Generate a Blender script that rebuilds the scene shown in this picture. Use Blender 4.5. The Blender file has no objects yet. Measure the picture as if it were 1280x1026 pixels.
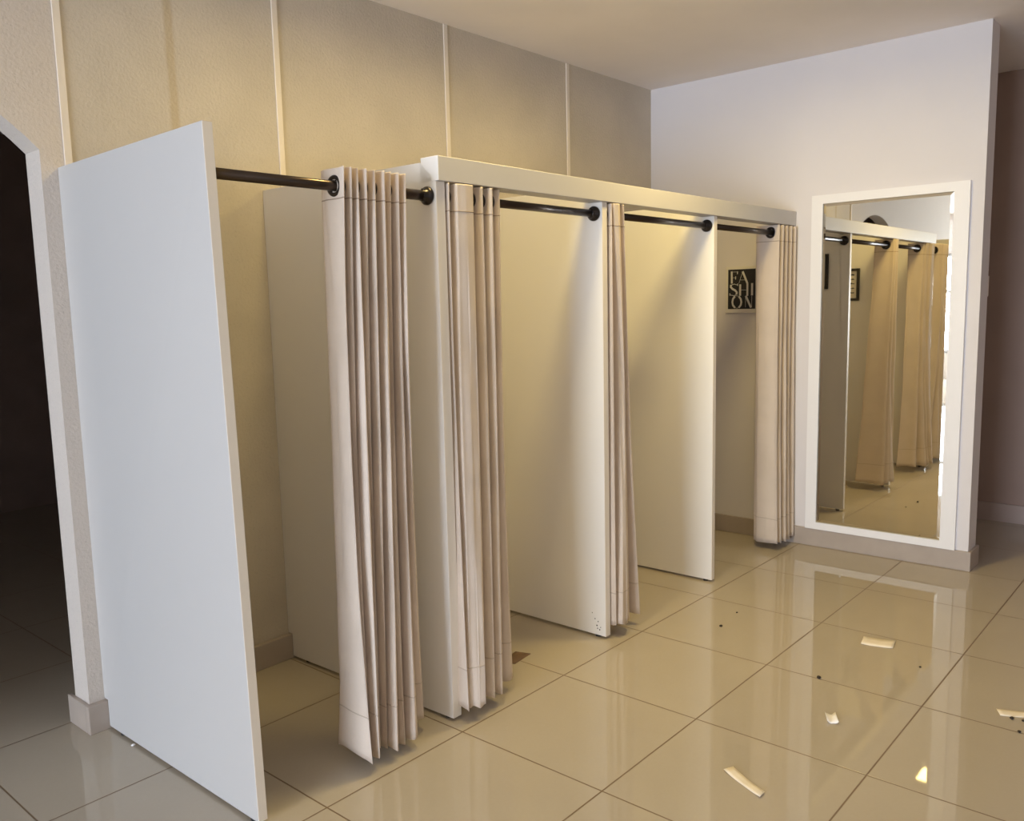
import bpy, bmesh, math, random
from mathutils import Vector, Matrix
random.seed(4)
scene = bpy.context.scene
COL = scene.collection
PI = math.pi

# ------------------------------------------------------------------ materials
def mat(name, color, rough=0.5, metal=0.0, var=0.0, vscale=3.0, bump=0.0, bscale=60.0, spec=0.5, detail=4.0):
    m = bpy.data.materials.new(name); m.use_nodes = True
    nt = m.node_tree; N = nt.nodes; L = nt.links
    b = N['Principled BSDF']
    b.inputs['Base Color'].default_value = (*color, 1)
    b.inputs['Roughness'].default_value = rough
    b.inputs['Metallic'].default_value = metal
    b.inputs['Specular IOR Level'].default_value = spec
    tc = N.new('ShaderNodeTexCoord')
    if var > 0:
        n = N.new('ShaderNodeTexNoise'); n.inputs['Scale'].default_value = vscale; n.inputs['Detail'].default_value = detail
        L.new(tc.outputs['Object'], n.inputs['Vector'])
        r = N.new('ShaderNodeValToRGB')
        r.color_ramp.elements[0].position = 0.3; r.color_ramp.elements[1].position = 0.7
        r.color_ramp.elements[0].color = (*[c * (1 - var) for c in color], 1)
        r.color_ramp.elements[1].color = (*[min(1, c * (1 + var)) for c in color], 1)
        L.new(n.outputs['Fac'], r.inputs['Fac']); L.new(r.outputs['Color'], b.inputs['Base Color'])
    if bump > 0:
        n2 = N.new('ShaderNodeTexNoise'); n2.inputs['Scale'].default_value = bscale; n2.inputs['Detail'].default_value = 3
        L.new(tc.outputs['Object'], n2.inputs['Vector'])
        bp = N.new('ShaderNodeBump'); bp.inputs['Strength'].default_value = bump; bp.inputs['Distance'].default_value = 0.004
        L.new(n2.outputs['Fac'], bp.inputs['Height']); L.new(bp.outputs['Normal'], b.inputs['Normal'])
    return m

def math_node(nt, op, a, b=None, c=None):
    n = nt.nodes.new('ShaderNodeMath'); n.operation = op
    for i, v in enumerate((a, b, c)):
        if v is None: continue
        if isinstance(v, (int, float)): n.inputs[i].default_value = v
        else: nt.links.new(v, n.inputs[i])
    return n.outputs[0]

def mix_col(nt, fac, a, b, mode='MIX'):
    n = nt.nodes.new('ShaderNodeMixRGB'); n.blend_type = mode
    for i, v in enumerate((fac, a, b)):
        if isinstance(v, (int, float)): n.inputs[i].default_value = v
        elif isinstance(v, tuple): n.inputs[i].default_value = (*v, 1)
        else: nt.links.new(v, n.inputs[i])
    return n.outputs[0]

def floor_material():
    m = bpy.data.materials.new('porcelain_floor'); m.use_nodes = True
    nt = m.node_tree; N = nt.nodes; L = nt.links; b = N['Principled BSDF']
    tc = N.new('ShaderNodeTexCoord'); sp = N.new('ShaderNodeSeparateXYZ'); L.new(tc.outputs['Object'], sp.inputs[0])
    T = 0.6
    def dist(o):
        a = math_node(nt, 'DIVIDE', o, T); a = math_node(nt, 'ADD', a, 100.5)
        a = math_node(nt, 'FRACT', a); a = math_node(nt, 'SUBTRACT', a, 0.5); a = math_node(nt, 'ABSOLUTE', a)
        return math_node(nt, 'MULTIPLY', a, T)
    d = math_node(nt, 'MINIMUM', dist(sp.outputs[0]), dist(sp.outputs[1]))
    g = N.new('ShaderNodeMapRange'); g.inputs['From Min'].default_value = 0.0017; g.inputs['From Max'].default_value = 0.0033
    g.inputs['To Min'].default_value = 1; g.inputs['To Max'].default_value = 0; L.new(d, g.inputs['Value'])
    # per-tile tone
    fx = math_node(nt, 'FLOOR', math_node(nt, 'DIVIDE', sp.outputs[0], T)); fy = math_node(nt, 'FLOOR', math_node(nt, 'DIVIDE', sp.outputs[1], T))
    cb = N.new('ShaderNodeCombineXYZ'); L.new(fx, cb.inputs[0]); L.new(fy, cb.inputs[1])
    wn = N.new('ShaderNodeTexWhiteNoise'); wn.noise_dimensions = '3D'; L.new(cb.outputs[0], wn.inputs['Vector'])
    n = N.new('ShaderNodeTexNoise'); n.inputs['Scale'].default_value = 2.2; n.inputs['Detail'].default_value = 5; L.new(tc.outputs['Object'], n.inputs['Vector'])
    n2 = N.new('ShaderNodeTexNoise'); n2.inputs['Scale'].default_value = 90; n2.inputs['Detail'].default_value = 2; L.new(tc.outputs['Object'], n2.inputs['Vector'])
    base = mix_col(nt, n.outputs['Fac'], FLOOR_A, FLOOR_B)
    base = mix_col(nt, math_node(nt, 'MULTIPLY', wn.outputs['Value'], 0.10), base, tuple(c * 0.7 for c in FLOOR_A))
    base = mix_col(nt, math_node(nt, 'MULTIPLY', n2.outputs['Fac'], 0.10), base, (0.30, 0.22, 0.13))
    col = mix_col(nt, g.outputs[0], base, (0.17, 0.11, 0.06))
    L.new(col, b.inputs['Base Color'])
    ro = math_node(nt, 'MULTIPLY_ADD', n.outputs['Fac'], 0.03, 0.012)
    ro = math_node(nt, 'MULTIPLY_ADD', g.outputs[0], 0.5, ro)
    L.new(ro, b.inputs['Roughness'])
    b.inputs['IOR'].default_value = 1.52
    bp = N.new('ShaderNodeBump'); bp.inputs['Strength'].default_value = 0.5; bp.inputs['Distance'].default_value = 0.0015; bp.invert = True
    L.new(g.outputs[0], bp.inputs['Height']); L.new(bp.outputs['Normal'], b.inputs['Normal'])
    return m

def panel_wall_material():
    """tan textured paint of the panelled back wall, with one faded ochre brush band"""
    m = mat('tan_stipple_paint', WALL_TAN, 0.75, var=0.09, vscale=2.5, bump=0.55, bscale=85, spec=0.3)
    nt = m.node_tree; N = nt.nodes; L = nt.links; b = N['Principled BSDF']
    src = b.inputs['Base Color'].links[0].from_socket
    tc = N.new('ShaderNodeTexCoord'); sp = N.new('ShaderNodeSeparateXYZ'); L.new(tc.outputs['Object'], sp.inputs[0])
    nz = N.new('ShaderNodeTexNoise'); nz.inputs['Scale'].default_value = 6; L.new(tc.outputs['Object'], nz.inputs['Vector'])
    xw = math_node(nt, 'MULTIPLY_ADD', nz.outputs['Fac'], 0.02, sp.outputs[0])
    dd = math_node(nt, 'ABSOLUTE', math_node(nt, 'SUBTRACT', xw, -0.343))
    mr = N.new('ShaderNodeMapRange'); mr.inputs['From Min'].default_value = 0.010; mr.inputs['From Max'].default_value = 0.024
    mr.inputs['To Min'].default_value = 0.75; mr.inputs['To Max'].default_value = 0; L.new(dd, mr.inputs['Value'])
    c = mix_col(nt, mr.outputs[0], src, (WALL_TAN[0]*0.86, WALL_TAN[1]*0.78, WALL_TAN[2]*0.62))
    # the panel left of the first seam strip (with the doorway) is painted paler
    c = mix_col(nt, math_node(nt, 'LESS_THAN', sp.outputs[0], -0.757), c, (0.60, 0.535, 0.47))
    # fine speckle
    sk = N.new('ShaderNodeTexNoise'); sk.inputs['Scale'].default_value = 140; sk.inputs['Detail'].default_value = 2; L.new(tc.outputs['Object'], sk.inputs['Vector'])
    mk = N.new('ShaderNodeMapRange'); mk.inputs['From Min'].default_value = 0.62; mk.inputs['From Max'].default_value = 0.72
    mk.inputs['To Max'].default_value = 0.22; L.new(sk.outputs['Fac'], mk.inputs['Value'])
    c = mix_col(nt, mk.outputs[0], c, tuple(v * 0.55 for v in WALL_TAN))
    L.new(c, b.inputs['Base Color'])
    return m

FLOOR_A = (0.44, 0.385, 0.305); FLOOR_B = (0.505, 0.445, 0.35)
WALL_TAN = (0.55, 0.49, 0.405)
M = dict(
    floor=floor_material(),
    tan=panel_wall_material(),
    white_wall=mat('warm_white_paint', (0.70, 0.665, 0.66), 0.7, var=0.025, vscale=1.5, spec=0.3),
    ceiling=mat('ceiling_paint', (0.88, 0.83, 0.80), 0.85, var=0.02, spec=0.2),
    taupe=mat('taupe_paint', (0.36, 0.25, 0.20), 0.6, var=0.05),
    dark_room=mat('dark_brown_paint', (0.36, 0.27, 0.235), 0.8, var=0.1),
    skirt=mat('skirting_tile', (0.40, 0.335, 0.28), 0.35, var=0.05, vscale=8),
    laminate=mat('white_laminate', (0.85, 0.83, 0.79), 0.34, var=0.012, vscale=1.2),
    laminate_dimmed=mat('dimmed_laminate', (0.51, 0.495, 0.475), 0.36, var=0.012, vscale=1.2),  # laminate darkened to offset the strong daylight on the end panel
    edge=mat('cream_edge_banding', (0.83, 0.77, 0.68), 0.4, var=0.02),
    header=mat('cream_white_board', (0.60, 0.58, 0.57), 0.4, var=0.03, vscale=2),
    strip=mat('seam_strip_paint', (0.76, 0.68, 0.58), 0.5, var=0.03),
    bronze=mat('dark_bronze_metal', (0.075, 0.055, 0.042), 0.28, metal=0.9),
    ringdark=mat('dark_grommet_metal', (0.045, 0.038, 0.035), 0.3, metal=0.8),
    cloth=mat('linen_curtain', (0.68, 0.58, 0.485), 0.9, var=0.045, vscale=7, bump=0.35, bscale=420, spec=0.15),
    stitch=mat('seam_stitching', (0.36, 0.28, 0.21), 0.9),
    hem_stitch=mat('hem_stitching', (0.52, 0.43, 0.34), 0.9),
    frame_white=mat('white_mirror_frame', (0.82, 0.80, 0.79), 0.4, var=0.01),
    black=mat('black_print', (0.012, 0.011, 0.011), 0.5),
    black_frame=mat('black_wood_frame', (0.02, 0.016, 0.013), 0.45),
    paper=mat('print_paper', (0.72, 0.68, 0.60), 0.7),
    letter=mat('grey_white_lettering', (0.62, 0.60, 0.55), 0.7),
    cream_paper=mat('cream_paper_scrap', (0.83, 0.74, 0.59), 0.7, var=0.04, vscale=30),
    white_paper=mat('white_paper_scrap', (0.88, 0.86, 0.86), 0.7),
    crumb=mat('dark_crumb', (0.035, 0.025, 0.015), 0.9),
    brown=mat('brown_card', (0.16, 0.095, 0.055), 0.8, var=0.1, vscale=20),
    rubber=mat('black_rubber', (0.02, 0.016, 0.013), 0.7),
    plastic=mat('cream_switch_plastic', (0.72, 0.64, 0.56), 0.4),
    alu=mat('grey_window_frame', (0.35, 0.35, 0.36), 0.4, metal=0.3),
)
mm = bpy.data.materials.new('mirror_silvering'); mm.use_nodes = True
b = mm.node_tree.nodes['Principled BSDF']; b.inputs['Base Color'].default_value = (0.83, 0.80, 0.70, 1); b.inputs['Metallic'].default_value = 1; b.inputs['Roughness'].default_value = 0.015
M['mirror'] = mm
gm = bpy.data.materials.new('window_glass'); gm.use_nodes = True
nt = gm.node_tree; nt.nodes.clear()
out = nt.nodes.new('ShaderNodeOutputMaterial'); tr = nt.nodes.new('ShaderNodeBsdfTransparent'); gl = nt.nodes.new('ShaderNodeBsdfGlossy'); gl.inputs['Roughness'].default_value = 0.02
mx = nt.nodes.new('ShaderNodeMixShader'); mx.inputs[0].default_value = 0.06
nt.links.new(tr.outputs[0], mx.inputs[1]); nt.links.new(gl.outputs[0], mx.inputs[2]); nt.links.new(mx.outputs[0], out.inputs[0])
M['glass'] = gm
def emit(name, color, s):
    m = bpy.data.materials.new(name); m.use_nodes = True
    b = m.node_tree.nodes['Principled BSDF']; b.inputs['Base Color'].default_value = (0.8, 0.8, 0.8, 1)
    m.cycles.emission_sampling = 'FRONT'
    b.inputs['Emission Color'].default_value = (*color, 1); b.inputs['Emission Strength'].default_value = s
    return m
M['lamp'] = emit('lit_lamp_diffuser', (1.0, 0.765, 0.29), 122)
M['fill_lamp'] = emit('fill_lamp_diffuser', (1.0, 0.765, 0.29), 106)

# ------------------------------------------------------------------ mesh helpers
def obj(name, bm, m, parent=None, smooth=False):
    me = bpy.data.meshes.new(name); bmesh.ops.recalc_face_normals(bm, faces=bm.faces[:])
    bm.to_mesh(me); bm.free(); me.materials.append(M[m] if isinstance(m, str) else m)
    if smooth:
        for p in me.polygons: p.use_smooth = True
    o = bpy.data.objects.new(name, me); COL.objects.link(o)
    if parent: o.parent = parent
    return o

def add_box(bm, x0, x1, y0, y1, z0, z1, bevel=0.0):
    r = bmesh.ops.create_cube(bm, size=1.0)
    vs = r['verts']
    for v in vs:
        v.co = Vector((x0 + (v.co.x + .5) * (x1 - x0), y0 + (v.co.y + .5) * (y1 - y0), z0 + (v.co.z + .5) * (z1 - z0)))
    if bevel > 0:
        es = list({e for v in vs for e in v.link_edges})
        bmesh.ops.bevel(bm, geom=es, offset=bevel, segments=2, affect='EDGES', profile=0.5)

def box(name, x0, x1, y0, y1, z0, z1, m, parent=None, bevel=0.0):
    bm = bmesh.new(); add_box(bm, x0, x1, y0, y1, z0, z1, bevel); return obj(name, bm, m, parent)

def prism(bm, pts, fn, t0, t1):
    """pts: 2D outline; fn(a,b,t) -> 3D"""
    lo = [bm.verts.new(fn(a, b, t0)) for a, b in pts]; hi = [bm.verts.new(fn(a, b, t1)) for a, b in pts]
    bm.faces.new(lo); bm.faces.new(hi[::-1])
    n = len(pts)
    for i in range(n): bm.faces.new((lo[i], hi[i], hi[(i + 1) % n], lo[(i + 1) % n]))

def frame_from(axis):
    a = axis.normalized(); h = Vector((0, 0, 1)) if abs(a.z) < 0.9 else Vector((1, 0, 0))
    u = a.cross(h).normalized(); return u, a.cross(u).normalized(), a

def add_lathe(bm, origin, axis, prof, seg=24):
    """prof: list of (radius, distance along axis)"""
    u, v, a = frame_from(Vector(axis)); o = Vector(origin); rings = []
    for r, d in prof:
        rings.append([bm.verts.new(o + a * d + (u * math.cos(2*PI*k/seg) + v * math.sin(2*PI*k/seg)) * max(r, 1e-5)) for k in range(seg)])
    for i in range(len(rings) - 1):
        for k in range(seg): bm.faces.new((rings[i][k], rings[i][(k+1) % seg], rings[i+1][(k+1) % seg], rings[i+1][k]))
    bm.faces.new(rings[0]); bm.faces.new(rings[-1][::-1])

def add_torus(bm, c, axis, R, rx, ra, seg=28, ms=10):
    u, v, a = frame_from(Vector(axis)); c = Vector(c); rings = []
    for i in range(seg):
        t = 2*PI*i/seg; d = u*math.cos(t) + v*math.sin(t)
        rings.append([bm.verts.new(c + d*(R + rx*math.cos(2*PI*j/ms)) + a*(ra*math.sin(2*PI*j/ms))) for j in range(ms)])
    for i in range(seg):
        for j in range(ms): bm.faces.new((rings[i][j], rings[(i+1) % seg][j], rings[(i+1) % seg][(j+1) % ms], rings[i][(j+1) % ms]))

def empty(name, loc, label, cat, group=None):
    o = bpy.data.objects.new(name, None); COL.objects.link(o); o.location = loc; o.empty_display_size = 0.1
    tag(o, label, cat, group); return o

def tag(o, label, cat, group=None):
    o['label'] = label; o['category'] = cat
    if group: o['group'] = group
    return o

def adopt(parent):
    """children were built in world coordinates: keep them where they are"""
    bpy.context.view_layer.update()
    inv = parent.matrix_world.inverted()
    for c in parent.children: c.matrix_parent_inverse = inv

def struct(o, kind='structure'):
    o['kind'] = kind; return o

# ------------------------------------------------------------------ key dimensions
ZC = 2.882; YB = 1.06; XR = 3.03; YF = 0.077; ZT = 1.998; ZH0, ZH1 = 1.931, 2.013
X_P1, X_P2, X_P3, X_P4 = -0.79, 0.034, 1.018, 2.021

# ------------------------------------------------------------------ room shell
bm = bmesh.new(); add_box(bm, -9.3, 4.6, -6.3, 5.6, -0.12, 0.0); struct(obj('floor', bm, 'floor'))
bm = bmesh.new(); add_box(bm, -9.3, 4.6, -6.3, 5.6, ZC, ZC + 0.1); struct(obj('ceiling', bm, 'ceiling'))

# back wall with the arched doorway
DX0, DX1, ZS, ZA = -2.19, -0.849, 2.063, 2.345
hw = (DX1 - DX0) / 2; sag = ZA - ZS; Rr = (hw*hw + sag*sag) / (2*sag); cx = (DX0 + DX1) / 2; cz = ZA - Rr
a0 = math.asin(hw / Rr)
arc = [(cx + Rr*math.sin(-a0 + 2*a0*i/24), cz + Rr*math.cos(-a0 + 2*a0*i/24)) for i in range(25)]
bm = bmesh.new()
def wall_piece(pts): prism(bm, pts, lambda a, b, t: (a, t, b), YB, YB + 0.118)
wall_piece([(-9.12, 0), (DX0, 0), (DX0, ZC), (-9.12, ZC)])
wall_piece([(DX1, 0), (4.5, 0), (4.5, ZC), (DX1, ZC)])
arc[0] = (DX0, ZS); arc[-1] = (DX1, ZS)
for k in range(24):
    (xa, za), (xb, zb) = arc[k], arc[k + 1]; wall_piece([(xa, za), (xb, zb), (xb, ZC), (xa, ZC)])
bmesh.ops.remove_doubles(bm, verts=bm.verts[:], dist=0.0001)
def inside(fc):   # faces shared by two neighbouring pieces
    c = fc.calc_center_median(); n = fc.normal
    return abs(n.x) > 0.99 and DX0 - 0.01 < c.x < DX1 + 0.01 and c.z > ZS
bm.normal_update(); bmesh.ops.delete(bm, geom=[fc for fc in bm.faces if inside(fc)], context='FACES_ONLY')
struct(obj('wall_back', bm, 'tan'))
box_ = box('wall_right', XR, XR + 0.16, -0.932, YB, 0, ZC, 'white_wall'); struct(box_)
struct(box('wall_passage', 4.30, 4.42, -6.2, YB, 0, ZC, 'taupe'))
# dark room beyond the doorway
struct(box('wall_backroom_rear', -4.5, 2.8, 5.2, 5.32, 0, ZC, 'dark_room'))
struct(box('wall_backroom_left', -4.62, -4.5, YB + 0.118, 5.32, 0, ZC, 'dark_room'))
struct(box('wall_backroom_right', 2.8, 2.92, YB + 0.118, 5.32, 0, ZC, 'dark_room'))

# shop front (front) and side window (left) walls with openings
def window_wall(name, fn, a0, a1, o0, o1, z0, z1):
    bm = bmesh.new()
    for (p0, p1, q0, q1) in ((a0, o0, 0, ZC), (o1, a1, 0, ZC), (o0, o1, 0, z0), (o0, o1, z1, ZC)):
        x0, x1, y0, y1 = fn(p0, p1); add_box(bm, x0, x1, y0, y1, q0, q1)
    return struct(obj(name, bm, 'white_wall'))
window_wall('wall_front', lambda a, b: (a, b, -6.12, -6.0), -9.12, 4.42, -5.2, 1.6, 0.12, 2.35)
window_wall('wall_left', lambda a, b: (-9.12, -9.0, a, b), -6.0, YB, -2.7, 0.35, 0.45, 2.20)
def window(name, fn, o0, o1, z0, z1, n):
    w = bpy.data.objects.new(name, None); COL.objects.link(w); struct(w)
    bm = bmesh.new()
    for i in range(n + 1):
        c = o0 + (o1 - o0) * i / n; c = min(max(c, o0 + 0.03), o1 - 0.03)
        add_box(bm, *fn(c - 0.03, c + 0.03, 0.03), z0, z1)
    for z in (z0 + 0.03, z0 + 0.62*(z1 - z0), z1 - 0.03): add_box(bm, *fn(o0, o1, 0.03), z - 0.03, z + 0.03)
    obj('window_frame', bm, 'alu', w)
    bm = bmesh.new(); add_box(bm, *fn(o0 + 0.03, o1 - 0.03, 0.003), z0 + 0.03, z1 - 0.03); obj('window_pane', bm, 'glass', w)
window('window_1', lambda a, b, t: (a, b, -6.06 - t, -6.06 + t), -5.2, 1.6, 0.12, 2.35, 4)
window('window_2', lambda a, b, t: (-9.06 - t, -9.06 + t, a, b), -2.7, 0.35, 0.45, 2.20, 5)

# skirting
HB = 0.108
def skirting(name, pieces):
    bm = bmesh.new()
    for p in pieces: add_box(bm, *p, bevel=0.003)
    return struct(obj(name, bm, 'skirt'))
skirting('baseboard_back', [(DX1 - 0.016, XR - 0.016, YB - 0.026, YB, 0, HB), (DX1 - 0.016, DX1, YB, YB + 0.15, 0, HB), (-9.0, DX0 + 0.016, YB - 0.026, YB, 0, HB), (DX0, DX0 + 0.016, YB, YB + 0.15, 0, HB)])
skirting('baseboard_right', [(XR - 0.016, XR, -0.948, YB - 0.026, 0, HB), (XR, XR + 0.176, -0.948, -0.932, 0, HB)])
struct(obj_ := box('baseboard_passage', 4.284, 4.30, -6.0, YB, 0, 0.12, mat('taupe_skirting', (0.42, 0.32, 0.27), 0.4)))

# seam strips on the back wall
for i, x in enumerate((-0.757, 0.114, 1.109, 2.110)):
    bm = bmesh.new(); add_box(bm, x - 0.0135, x + 0.0135, YB - 0.006, YB, HB, ZC, bevel=0.002)
    struct(obj('trim_%d' % (i + 1), bm, 'strip'))

# ------------------------------------------------------------------ partitions
def partition(loc, thick, x_back, x_front, x_top_front, zt, label, notch, foot_y, marks=False, skin='laminate'):
    """a full-height board standing square to the back wall, notched round the skirting and, where it carries it, under the fascia"""
    root = empty('partition_panel', (x_front + thick/2, 0.55, 0), label, 'partition', 'white partition panels of the fitting cubicles')
    z0 = 0.012
    e = 0.002
    prof = [(YF + e, z0), (YF + e, zt if not notch else ZH0 - 0.001)]
    if notch: prof += [(0.150, ZH0 - 0.001), (0.150, zt)]
    prof += [(YB - 0.001, zt), (YB - 0.001, HB + 0.004), (YB - 0.028, HB + 0.004), (YB - 0.028, z0)]
    def fx(y, z, t):
        f = (y - YF) / (YB - YF); top = (z - z0) / (zt - z0)
        x = (x_front + (x_top_front - x_front) * top) * (1 - f) + x_back * f
        return (x + t, y, z)
    bm = bmesh.new(); prism(bm, prof, fx, 0, thick)
    bmesh.ops.triangulate(bm, faces=[f for f in bm.faces if len(f.verts) > 4])
    obj('board', bm, skin, root)
    # front edge banding
    ztop = ZH0 - 0.001 if notch else zt
    bm = bmesh.new()
    pts = [(YF - 0.0005, z0), (YF + e, z0), (YF + e, ztop), (YF - 0.0005, ztop)]
    prism(bm, pts, fx, 0.0006, thick - 0.0006)
    o = obj('edge_banding', bm, 'edge', root); o['label'] = 'cream front edge'
    for fy in foot_y:
        bm = bmesh.new(); c = fx(fy, z0, thick/2)
        add_lathe(bm, (c[0], fy, 0), (0, 0, 1), [(0.012, 0), (0.013, 0.004), (0.010, z0)], 16)
        o = obj('foot', bm, 'rubber', root); o['label'] = 'small black foot'
    if marks:
        bm = bmesh.new()
        for (yy, zz, r) in ((0.125, 0.055, .004), (0.118, 0.075, .003), (0.105, 0.05, .0025), (0.135, 0.085, .003), (0.15, 0.11, .0025), (0.11, 0.038, .0035), (0.122, 0.042, .003)):
            c = fx(yy, zz, -0.0003); bmesh.ops.create_circle(bm, cap_ends=True, radius=r, segments=8, matrix=Matrix.Translation(c) @ Matrix.Rotation(PI/2, 4, 'Y'))
        o = obj('scuff_marks', bm, 'crumb', root); o['label'] = 'dark scuffs near the bottom corner'
    adopt(root); return root
partition(None, 0.030, -0.794, -0.789, -0.823, 2.009, 'large white end partition nearest the camera, beside the dark doorway', False, (0.12, 0.95), skin='laminate_dimmed')
partition(None, 0.041, 0.012, 0.034, 0.034, ZT, 'white partition carrying the left end of the cream beam, between the first two curtains', True, (0.12, 0.95))
partition(None, 0.036, 1.018, 1.018, 1.018, ZT, 'white partition with dark scuffs at its bottom corner, left of the narrowest curtain', True, (0.13, 0.95), True)
partition(None, 0.032, 2.021, 2.021, 2.021, ZT, 'white partition farthest from the camera, left of the cubicle with the FASHION print', True, (0.12, 0.95))

# header fascia beam
hd = empty('fascia_beam', (1.5, 0.1, ZH0), 'long cream beam running over the cubicle fronts to the mirror wall', 'beam')
bm = bmesh.new(); add_box(bm, 0.036, XR - 0.001, 0.064, 0.147, ZH0, ZH1, bevel=0.002); obj('beam', bm, 'header', hd)
bm = bmesh.new(); add_box(bm, 0.0335, 0.036, 0.064, 0.147, ZH0, ZH1, bevel=0.0008); o = obj('end_cap', bm, 'laminate', hd); o['label'] = 'white end cap'
adopt(hd)

# ------------------------------------------------------------------ rods
RY, RZ = 0.116, 1.884
def rod(x0, x1, label, sleeve):
    root = empty('curtain_rod', ((x0+x1)/2, RY, RZ), label, 'curtain rod', 'dark bronze rods across the cubicle fronts')
    bm = bmesh.new(); add_lathe(bm, (x0, RY, RZ), (1, 0, 0), [(0.0155, 0), (0.0155, x1 - x0)], 24); obj('tube', bm, 'bronze', root, True)
    if sleeve:
        bm = bmesh.new(); add_lathe(bm, (x1 - 0.14, RY, RZ), (1, 0, 0), [(0.0156, 0), (0.0175, 0.002), (0.0175, 0.138)], 24); obj('sleeve', bm, 'bronze', root, True)
    for x, s in ((x0, 1), (x1, -1)):
        if sleeve and s == 1:
            bm = bmesh.new(); add_lathe(bm, (x, RY, RZ), (s, 0, 0), [(0.018, 0), (0.018, 0.004), (0.0155, 0.006)], 28); obj('flange', bm, 'ringdark', root, True); continue
        bm = bmesh.new(); add_lathe(bm, (x, RY, RZ), (s, 0, 0), [(0.029, 0), (0.031, 0.003), (0.031, 0.009), (0.026, 0.014), (0.020, 0.019), (0.019, 0.032), (0.0176, 0.034)], 28)
        f = obj('flange', bm, 'ringdark', root, True)
        bm = bmesh.new(); add_lathe(bm, (x + s*0.026, RY, RZ + 0.019), (0, 0, 1), [(0.004, -0.002), (0.004, 0.003), (0.002, 0.004)], 10); obj('screw', bm, 'ringdark', f)
    adopt(root)
rod(-0.789, 0.033, 'curtain rod nearest the camera, from the big end partition to the next', True)
rod(0.076, 1.017, 'curtain rod of the second cubicle from the left, behind the two-toned wide curtain', False)
rod(1.055, 2.020, 'curtain rod of the third cubicle, carrying the narrowest curtain', False)
rod(2.054, XR - 0.001, 'curtain rod farthest away, tucked under the beam above the FASHION print', False)

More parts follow.
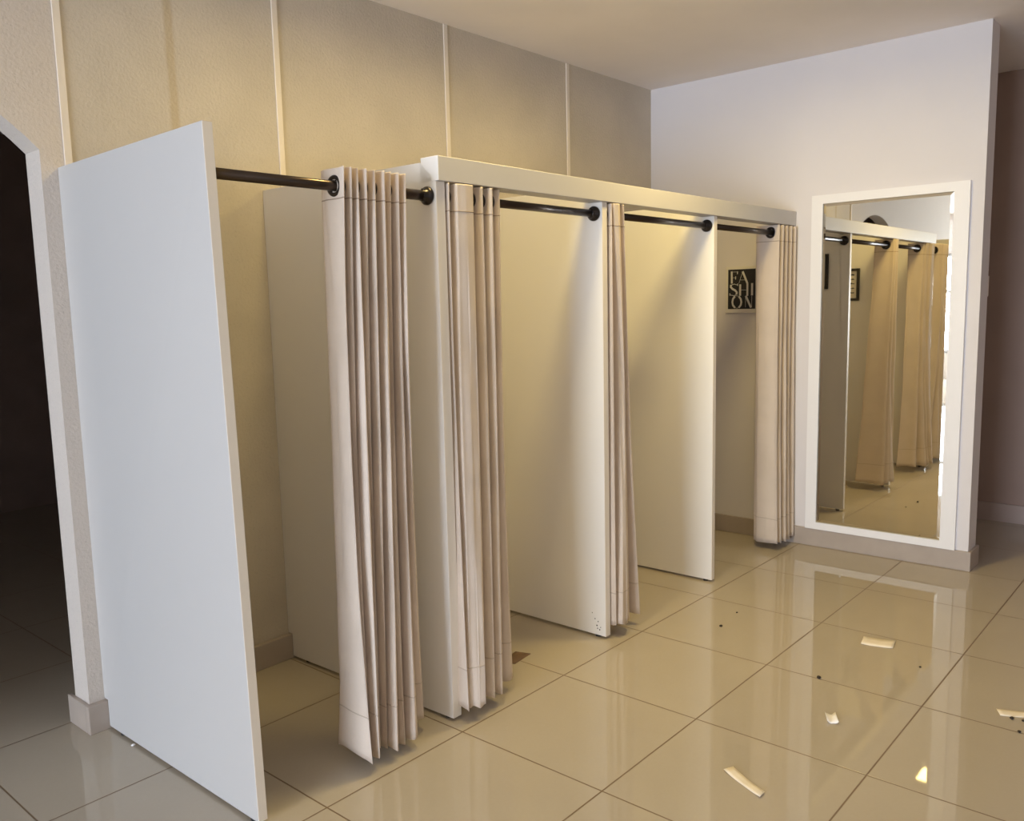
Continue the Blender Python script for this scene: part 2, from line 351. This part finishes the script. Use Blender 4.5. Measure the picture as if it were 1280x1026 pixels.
# ------------------------------------------------------------------ curtains
def quad(a, m, b, t): return a*(1-t)*(1-2*t) + m*4*t*(1-t) + b*t*(2*t-1)
PL = [(0, 1), (.1, .86), (.22, .60), (.36, .46), (.5, .40), (.7, .40), (.82, .38), (.92, .26), (1, 0)]
def pleat(a):
    """how far the cloth stays from the crest of its fold, from valley (a=0) to crest (a=1)"""
    for (p, u), (q, v) in zip(PL, PL[1:]):
        if a <= q: return u + (v - u)*(a - p)/(q - p)
    return 0
def curtain(label, T, Mi, B, b0, yback, end, ztop, zbot, phase, xmax=9, flat=()):
    root = empty('curtain', ((T[0][0] + T[-1][0])/2, RY, 0), label, 'curtain', 'beige linen curtains bunched on the rods')
    def keypts(F, b0_, yb, en):
        pts = [b0_]
        for i, f in enumerate(F):
            if i: pts.append(((F[i-1][0] + f[0])/2 + 0.004, (F[i-1][1] + f[1])/2 - 0.004 if i in flat else yb))
            pts.append(f)
        pts.append(en); return pts
    K = [keypts(F, b0[i], yback[i], end[i]) for i, F in enumerate((T, Mi, B))]
    n = len(K[0]); SEG = 12
    tails = (0, n - 2); wide = [2*q - 1 for q in flat] + [2*q for q in flat]
    def row(z):
        t = (ztop - z) / (ztop - zbot); t = min(max(t, 0), 1.0)
        P = [(quad(K[0][i][0], K[1][i][0], K[2][i][0], t), quad(K[0][i][1], K[1][i][1], K[2][i][1], t)) for i in range(n)]
        out = []
        for i in range(n - 1):
            for k in range(SEG + (1 if i == n - 2 else 0)):
                a = k / SEG; s = (1 - math.cos(PI*a)) / 2
                if i in tails or i in wide: g = a
                else: g = 1 - pleat(a) if i % 2 else pleat(1 - a)   # tight front folds, open gaps between them
                x = P[i][0] + (P[i+1][0] - P[i][0])*g
                y = P[i][1] + (P[i+1][1] - P[i][1])*s
                if i in tails: x += (0.0065 if i else 0.003)*math.sin(2.6*PI*a + 1.5*z)*min(1, 4*a)*min(1, 4*(1 - a))
                w = 0.0022*math.sin(5.1*z + 1.7*i + phase) + 0.0012*math.sin(13*z + 2.9*(i + a) + phase*2)
                w *= min(1, t*4)
                out.append((min(x + w, xmax), y + 0.7*w, z))
        return out
    zs = [ztop - 0.005*k for k in range(22)]
    zz = zs[-1]
    nrow = 60
    zs += [zz + (zbot - zz)*(k+1)/nrow for k in range(nrow)]
    bm = bmesh.new(); grid = []
    for ri, z in enumerate(zs):
        r = row(z)
        if ri == len(zs) - 1:   # bottom edge sags slightly from fold to fold
            r = [(x, y, z2 + 0.006*math.sin(0.9*j*0.35 + phase)) for j, (x, y, z2) in enumerate(r)]
        grid.append([bm.verts.new(p) for p in r])
    for i in range(len(grid) - 1):
        for j in range(len(grid[0]) - 1):
            f = bm.faces.new((grid[i][j], grid[i][j+1], grid[i+1][j+1], grid[i+1][j]))
            c = f.calc_center_median()
            if math.hypot(c.y - RY, c.z - RZ) < 0.0205: bm.faces.remove(f)
    loose = [v for v in bm.verts if not v.link_faces]; bmesh.ops.delete(bm, geom=loose, context='VERTS')
    cl = obj('cloth', bm, 'cloth', root, True)
    md = cl.modifiers.new('thick', 'SOLIDIFY'); md.thickness = 0.0022; md.offset = 0
    for nm, z0, z1 in (('top_seam', ztop - 0.094, ztop - 0.0905), ('hem_seam', zbot + 0.146, zbot + 0.150)):
        bm = bmesh.new(); ra = [bm.verts.new(p) for p in row(z0)]; rb = [bm.verts.new(p) for p in row(z1)]
        for j in range(len(ra) - 1): bm.faces.new((ra[j], ra[j+1], rb[j+1], rb[j]))
        s = obj(nm, bm, 'stitch' if nm == 'top_seam' else 'hem_stitch', root, True); s['label'] = 'darker stitched line'
        md = s.modifiers.new('thick', 'SOLIDIFY'); md.thickness = 0.0036; md.offset = 0
    R = row(RZ)
    for j in range(len(R) - 1):
        (xa, ya, _), (xb, yb, _) = R[j], R[j+1]
        if (ya - RY)*(yb - RY) < 0:
            t = (RY - ya)/(yb - ya); c = (xa + (xb - xa)*t, RY, RZ); tg = Vector((xb - xa, yb - ya, 0)).normalized()
            bm = bmesh.new(); add_torus(bm, c, (tg.y, -tg.x, 0), 0.0262, 0.0072, 0.0042)
            g = obj('grommet', bm, 'ringdark', root, True); g['label'] = 'dark metal eyelet'
    adopt(root)

curtain('beige curtain nearest the camera, hanging between the big end partition and the next',
    [(-.371,.06),(-.343,.058),(-.316,.062),(-.286,.056),(-.250,.06),(-.213,.057),(-.183,.062),(-.152,.058),(-.120,.06)],
    [(-.388,.068),(-.352,.085),(-.338,.050),(-.297,.080),(-.280,.055),(-.243,.048),(-.196,.080),(-.173,.055),(-.143,.058)],
    [(-.391,.030),(-.372,.062),(-.360,.030),(-.318,.075),(-.300,.060),(-.282,.028),(-.239,.040),(-.197,.030),(-.085,.115)],
    [(-.364,.172),(-.366,.160),(-.389,.210)], (.190,.190,.20), [(-.098,.165),(-.118,.165),(-.050,.17)], 1.937, 0.042, 0.3)
curtain('beige curtain with one wide flat pleat, beside the partition under the beam end',
    [(.080,.062),(.118,.058),(.187,.052),(.250,.062),(.297,.058),(.348,.070)],
    [(.082,.062),(.112,.060),(.182,.050),(.247,.060),(.296,.062),(.351,.080)],
    [(.056,.020),(.075,.024),(.125,.000),(.190,.012),(.242,.022),(.352,.070)],
    [(.090,.140),(.090,.140),(.092,.125)], (.190,.192,.18), [(.430,.175),(.400,.185),(.440,.200)], 1.926, 0.052, 1.9, flat=(2,))
curtain('narrow beige curtain squeezed against the scuffed partition, third along the row',
    [(1.066,.060),(1.080,.058),(1.122,.058),(1.160,.060)],
    [(1.066,.058),(1.138,.066),(1.158,.058),(1.208,.064)],
    [(1.062,.050),(1.078,.028),(1.166,.050),(1.262,.050)],
    [(1.085,.150),(1.085,.150),(1.080,.125)], (.188,.185,.17), [(1.200,.190),(1.225,.220),(1.285,.260)], 1.926, 0.058, 3.1, flat=(2,))
curtain('greyish beige curtain in the far cubicle, hanging against the mirror wall',
    [(2.780,.058),(2.835,.056),(2.896,.058),(2.950,.055),(2.998,.050)],
    [(2.765,.050),(2.822,.052),(2.885,.048),(2.945,.052),(3.004,.048)],
    [(2.758,.030),(2.815,.032),(2.880,.028),(2.940,.034),(3.000,.030)],
    [(2.795,.205),(2.809,.205),(2.812,.205)], (.190,.188,.18), [(3.010,.150),(3.010,.150),(3.008,.14)], 1.926, 0.045, 4.4, xmax=3.012)

# ------------------------------------------------------------------ mirror
mr = empty('wall_mirror', (XR, -0.45, HB), 'tall mirror in a white frame on the wall right of the curtains', 'mirror')
GY0, GY1, GZ0, GZ1 = -0.792, -0.100, 0.152, 2.042     # glass
FY0, FY1, FZ0, FZ1 = -0.868, -0.035, 0.1085, 2.092    # frame
fxp = XR - 0.022
bm = bmesh.new()
for (y0, y1, z0, z1) in ((FY0, GY0, FZ0, FZ1), (GY1, FY1, FZ0, FZ1), (GY0, GY1, FZ0, GZ0), (GY0, GY1, GZ1, FZ1)):
    add_box(bm, fxp, XR - 0.0005, y0, y1, z0, z1)
obj('frame', bm, 'frame_white', mr)
bv = 0.017; xg = XR - 0.0165; xb = xg + bv*math.tan(math.radians(7))
bm = bmesh.new()
inner = [bm.verts.new((xg, y, z)) for y, z in ((GY0+bv, GZ0+bv), (GY1-bv, GZ0+bv), (GY1-bv, GZ1-bv), (GY0+bv, GZ1-bv))]
outer = [bm.verts.new((xb, y, z)) for y, z in ((GY0, GZ0), (GY1, GZ0), (GY1, GZ1), (GY0, GZ1))]
back = [bm.verts.new((XR - 0.004, y, z)) for y, z in ((GY0, GZ0), (GY1, GZ0), (GY1, GZ1), (GY0, GZ1))]
bm.faces.new(inner); bm.faces.new(back[::-1])
for i in range(4):
    j = (i+1) % 4
    bm.faces.new((inner[i], inner[j], outer[j], outer[i])); bm.faces.new((outer[i], outer[j], back[j], back[i]))
o = obj('mirror_glass', bm, 'mirror', mr); adopt(mr)

# ------------------------------------------------------------------ FASHION print
pr = empty('poster', (XR, 0.4, 1.56), 'black poster with the white word FASHION in three rows, on the far cubicle wall', 'poster')
PY0, PY1, PZ0, PZ1 = 0.300, 0.508, 1.420, 1.708
bm = bmesh.new(); add_box(bm, XR - 0.014, XR - 0.0005, PY0, PY1, PZ0, PZ1, bevel=0.002); obj('mount', bm, 'paper', pr)
BY0, BY1, BZ0, BZ1 = 0.309, 0.491, 1.445, 1.691
bm = bmesh.new(); add_box(bm, XR - 0.0152, XR - 0.0135, BY0, BY1, BZ0, BZ1); obj('print', bm, 'black', pr)
def loc(px, py): return (BY1 - (px - 209)/239*(BY1 - BY0), BZ1 - (py - 598 + (px-209)*0.035)/327*(BZ1 - BZ0))
def stroke(bm, pts, w):
    P = [Vector(loc(*p)).to_3d() for p in pts]; hw = w/239*(BY1 - BY0)/2; L = []; R_ = []
    for i, p in enumerate(P):
        d = (P[min(i+1, len(P)-1)] - P[max(i-1, 0)]).normalized(); nrm = Vector((-d.y, d.x, 0))
        k = 1.0
        L.append(p + nrm*hw*k); R_.append(p - nrm*hw*k)
    x0, x1 = XR - 0.0158, XR - 0.0150
    for i in range(len(P) - 1):
        prism(bm, [(L[i].x, L[i].y), (L[i+1].x, L[i+1].y), (R_[i+1].x, R_[i+1].y), (R_[i].x, R_[i].y)], lambda a, b, t: (t, a, b), x0, x1)
letters = {
 'F': [([(240, 612), (242, 712)], 16), ([(240, 616), (293, 616)], 2.6), ([(292, 612), (290, 634)], 7), ([(242, 664), (275, 664)], 2.6), ([(275, 653), (275, 678)], 7)],
 'A': [([(336, 612), (380, 712)], 17), ([(336, 614), (304, 712)], 2.6), ([(316, 682), (362, 682)], 2.6)],
 'S': [([(286, 722), (262, 716), (238, 724)], 5), ([(236, 722), (233, 740), (248, 756), (272, 768), (287, 784), (284, 802)], 17), ([(282, 806), (258, 812), (228, 806)], 5), ([(226, 792), (226, 812)], 7), ([(292, 712), (294, 730)], 7)],
 'H': [([(316, 718), (316, 812)], 17), ([(316, 764), (378, 764)], 2.6), ([(379, 712), (379, 812)], 16)],
 'I': [([(420, 708), (420, 808)], 17)],
 'O': [([(270, 818), (254, 838), (248, 866), (254, 892), (272, 912)], 16), ([(306, 818), (322, 838), (328, 864), (322, 890), (306, 910)], 16), ([(268, 816), (288, 812), (308, 818)], 2.6), ([(270, 912), (288, 916), (308, 910)], 2.6)],
 'N': [([(366, 812), (412, 908)], 17), ([(364, 814), (364, 906)], 2.6), ([(418, 812), (418, 906)], 2.6)],
}
for ch, ss in letters.items():
    bm = bmesh.new()
    for pts, w in ss: stroke(bm, pts, w)
    o = obj('letter', bm, 'letter', pr); o['label'] = 'white stencil letter ' + ch
adopt(pr)

# framed prints on the right faces of the two far partitions (seen in the mirror)
def framed(x, y0, y1, z0, z1, label):
    f = empty('framed_print', (x, (y0+y1)/2, z0), label, 'picture', 'black framed prints seen in the mirror')
    bm = bmesh.new(); w = 0.020
    for (a, b_, c, d) in ((y0, y0+w, z0, z1), (y1-w, y1, z0, z1), (y0+w, y1-w, z0, z0+w), (y0+w, y1-w, z1-w, z1)): add_box(bm, x, x + 0.016, a, b_, c, d)
    obj('frame', bm, 'black_frame', f)
    bm = bmesh.new(); add_box(bm, x, x + 0.008, y0+w, y1-w, z0+w, z1-w); sheet = obj('sheet', bm, 'paper', f)
    rr = random.Random(7)
    for k in range(5):
        z = z1 - w - 0.035 - k*0.035; y = y0 + w + 0.02; n = 16; dy = (y1 - y0 - 2*w - 0.04)/n
        bm = bmesh.new(); lo = []; hi = []
        for q in range(n + 1):
            h = rr.uniform(0.003, 0.015); c = z + rr.uniform(0, 0.004)
            lo.append(bm.verts.new((x + 0.0084, y + q*dy, c))); hi.append(bm.verts.new((x + 0.0084, y + q*dy, c + h)))
        for q in range(n): bm.faces.new((lo[q], lo[q+1], hi[q+1], hi[q]))
        o = obj('text_row', bm, 'black', sheet); o['label'] = 'row of small dark lettering'
    adopt(f)
framed(2.0535, 0.218, 0.440, 1.560, 1.800, 'upright strip of a black frame in the mirror, along the glass\'s left edge')
framed(1.0545, 0.343, 0.590, 1.470, 1.722, 'black framed print with rows of lettering in the mirror, on the scuffed partition')

# ------------------------------------------------------------------ switch plates on the far side of the wall end
def plate(z0, z1, d, label):
    s = empty('switch_box', (XR + 0.16, -0.89, z0), label, 'switch', 'cream switch boxes on the wall end')
    bm = bmesh.new(); add_box(bm, XR + 0.16, XR + 0.16 + d, -0.928, -0.855, z0, z1, bevel=0.006); obj('casing', bm, 'plastic', s)
    bm = bmesh.new(); add_box(bm, XR + 0.16 + d - 0.001, XR + 0.164 + d, -0.905, -0.878, (z0+z1)/2 - 0.03, (z0+z1)/2 + 0.03, bevel=0.002); obj('rocker', bm, 'plastic', s)
    adopt(s)
plate(1.618, 1.800, 0.028, 'upper cream switch box on the end of the mirror wall')
plate(1.486, 1.600, 0.046, 'lower cream switch box on the end of the mirror wall')

# ------------------------------------------------------------------ litter on the floor
def scrap(pts, m, name, label, cat, curl=0.004, thick=0.0008, group=None, sub=8):
    """paper strip given by its 4 corners on the floor; gently curled"""
    A, B_, C_, D = [Vector((*p, 0)) for p in pts]; bm = bmesh.new(); g = []
    for i in range(sub + 1):
        r = []
        for j in range(4):
            u = i/sub; v = j/3
            p = (A*(1-u) + B_*u)*(1-v) + (D*(1-u) + C_*u)*v
            r.append(bm.verts.new((p.x, p.y, 0.0012 + curl*(2*u-1)**2 + 0.25*curl*math.sin(5*u + 2*v)**2)))
        g.append(r)
    for i in range(sub):
        for j in range(3): bm.faces.new((g[i][j], g[i+1][j], g[i+1][j+1], g[i][j+1]))
    o = obj(name, bm, m, None, True); md = o.modifiers.new('thick', 'SOLIDIFY'); md.thickness = thick; md.offset = 1
    return tag(o, label, cat, group)
LIT = 'paper litter on the tiles'
scrap([(1.741,-.811),(1.776,-.936),(1.681,-.952),(1.650,-.829)], 'cream_paper', 'paper_strip', 'short wide cream paper strip on the floor, nearest the mirror', 'paper scrap', 0.003, group=LIT)
scrap([(.919,-.947),(.938,-.978),(.874,-1.014),(.857,-.980)], 'white_paper', 'paper_scrap', 'small crumpled white paper scrap in the middle of the floor', 'paper scrap', 0.009, group=LIT)
scrap([(.377,-.855),(.302,-.996),(.267,-.995),(.340,-.839)], 'cream_paper', 'paper_strip', 'long narrow cream paper strip lying nearest the camera', 'paper scrap', 0.005, group=LIT)
scrap([(1.340,-1.414),(1.400,-1.545),(1.355,-1.552),(1.292,-1.437)], 'cream_paper', 'paper_strip', 'thin cream paper strip cut off by the right edge of the photo', 'paper scrap', 0.002, group=LIT)
scrap([(.560,.228),(.685,.243),(.662,.310),(.540,.295)], 'brown', 'card_scrap', 'brown card scrap on the floor behind the curtain with the wide flat pleat', 'card scrap', 0.0005, 0.002)
def crumb(x, y, r, label, m='crumb'):
    bm = bmesh.new(); bmesh.ops.create_icosphere(bm, subdivisions=2, radius=r); rr = random.Random(int(x*1000))
    for v in bm.verts:
        v.co *= 0.8 + 0.4*rr.random(); v.co.x *= 1.3; v.co.z *= 0.6
    zm = min(v.co.z for v in bm.verts)
    for v in bm.verts: v.co += Vector((x, y, -zm))
    tag(obj('crumb', bm, m, None, True), label, 'crumb', 'crumbs of dirt on the tiles')
crumb(1.472, -.256, .007, 'dark crumb on the tile in front of the two far partitions')
crumb(1.680, -.235, .0045, 'small dark crumb nearest the farthest partition')
crumb(1.206, -.816, .008, 'dark crumb on the grout line behind the crumpled white scrap')
crumb(1.556, -1.096, .0045, 'tiny dark crumb right of the short wide paper strip')
crumb(1.294, -1.473, .0065, 'dark crumb just in front of the strip at the right edge')
crumb(1.300, -1.508, .006, 'dark crumb at the very right edge, by the thin strip')
crumb(1.200, -1.513, .006, 'dark crumb lowest of the three by the right edge')
crumb(-.800, .841, .006, 'white crumb at the foot of the large end partition', 'white_paper')
# ------------------------------------------------------------------ ceiling lamp and added fill lamp
def lamp(x, y, label, m='lamp', depth=0.075, sx=0.15, sy=0.15):
    r = empty('ceiling_light', (x, y, ZC), label, 'ceiling light', 'flush ceiling lights')
    t = 0.012; zl = ZC - depth; bm = bmesh.new()
    for (a, b_, c, d) in ((-sx, sx, -sy, -sy+t), (-sx, sx, sy-t, sy), (-sx, -sx+t, -sy+t, sy-t), (sx-t, sx, -sy+t, sy-t)):
        add_box(bm, x+a, x+b_, y+c, y+d, zl, ZC - 0.0005)
    obj('housing', bm, 'alu', r)
    bm = bmesh.new(); add_box(bm, x-sx+t, x+sx-t, y-sy+t, y+sy-t, ZC - 0.015, ZC - 0.001); o = obj('diffuser', bm, m, r); o['label'] = 'glowing diffuser'
    o.data.materials.append(M['frame_white'])
    for p in o.data.polygons: p.material_index = 0 if p.normal.z < -0.9 else 1   # only the underside glows
    adopt(r)
lamp(0.045, -0.062, 'oblong ceiling light over the cubicle fronts, mirrored as a white spot on the floor', depth=0.032, sx=0.14, sy=0.097)
lamp(1.42, -0.34, 'added square fill light, out of view, farther along the cubicle fronts', 'fill_lamp', 0.03)  # added warm fill for the far cubicles, kept out of view

# ------------------------------------------------------------------ daylight
def area(name, loc_, rot, sx, sy, power, color):
    l = bpy.data.lights.new(name, 'AREA'); l.shape = 'RECTANGLE'; l.size = sx; l.size_y = sy; l.energy = power; l.color = color
    o = bpy.data.objects.new(name, l); COL.objects.link(o); o.location = loc_; o.rotation_euler = rot; return o
area('daylight_front', (-1.8, -6.2, 1.25), (PI/2, 0, 0), 6.8, 2.2, 20, (0.80, 0.89, 1.0))
area('daylight_left', (-9.2, -1.17, 1.32), (PI/2, 0, -PI/2), 3.0, 1.7, 790, (0.72, 0.83, 1.0))
w = bpy.data.worlds.new('world'); scene.world = w; w.use_nodes = True
w.node_tree.nodes['Background'].inputs[0].default_value = (0.75, 0.87, 1.0, 1); w.node_tree.nodes['Background'].inputs[1].default_value = 0.2

# ------------------------------------------------------------------ camera
cam = bpy.data.cameras.new('camera'); co = bpy.data.objects.new('camera', cam); COL.objects.link(co)
yaw, pitch, roll = [math.radians(a) for a in (48.499, -7.394, -1.435)]
f = Vector((math.sin(yaw)*math.cos(pitch), math.cos(yaw)*math.cos(pitch), math.sin(pitch)))
rt = f.cross(Vector((0, 0, 1))).normalized(); up = rt.cross(f)
r_ = math.cos(roll)*rt + math.sin(roll)*up; u_ = -math.sin(roll)*rt + math.cos(roll)*up
Mx = Matrix((r_, u_, -f)).transposed().to_4x4(); Mx.translation = Vector((-2.07177, -2.03833, 1.51189)); co.matrix_world = Mx
cam.sensor_fit = 'HORIZONTAL'; cam.sensor_width = 36; cam.lens = 1074.2/1280*36
cam.shift_x = (640 - 622.085)/1280; cam.shift_y = (519.717 - 513)/1280; cam.clip_start = 0.02
scene.camera = co

vs = scene.view_settings; vs.view_transform = 'Standard'; vs.look = 'None'; vs.gamma = 1; vs.use_curve_mapping = False; vs.exposure = 0.18
scene.cycles.use_denoising = True; scene.cycles.use_adaptive_sampling = False
scene.cycles.caustics_reflective = False; scene.cycles.caustics_refractive = False; scene.cycles.sample_clamp_indirect = 8.0
scene.cycles.diffuse_bounces = 8; scene.cycles.max_bounces = 14; scene.cycles.glossy_bounces = 6
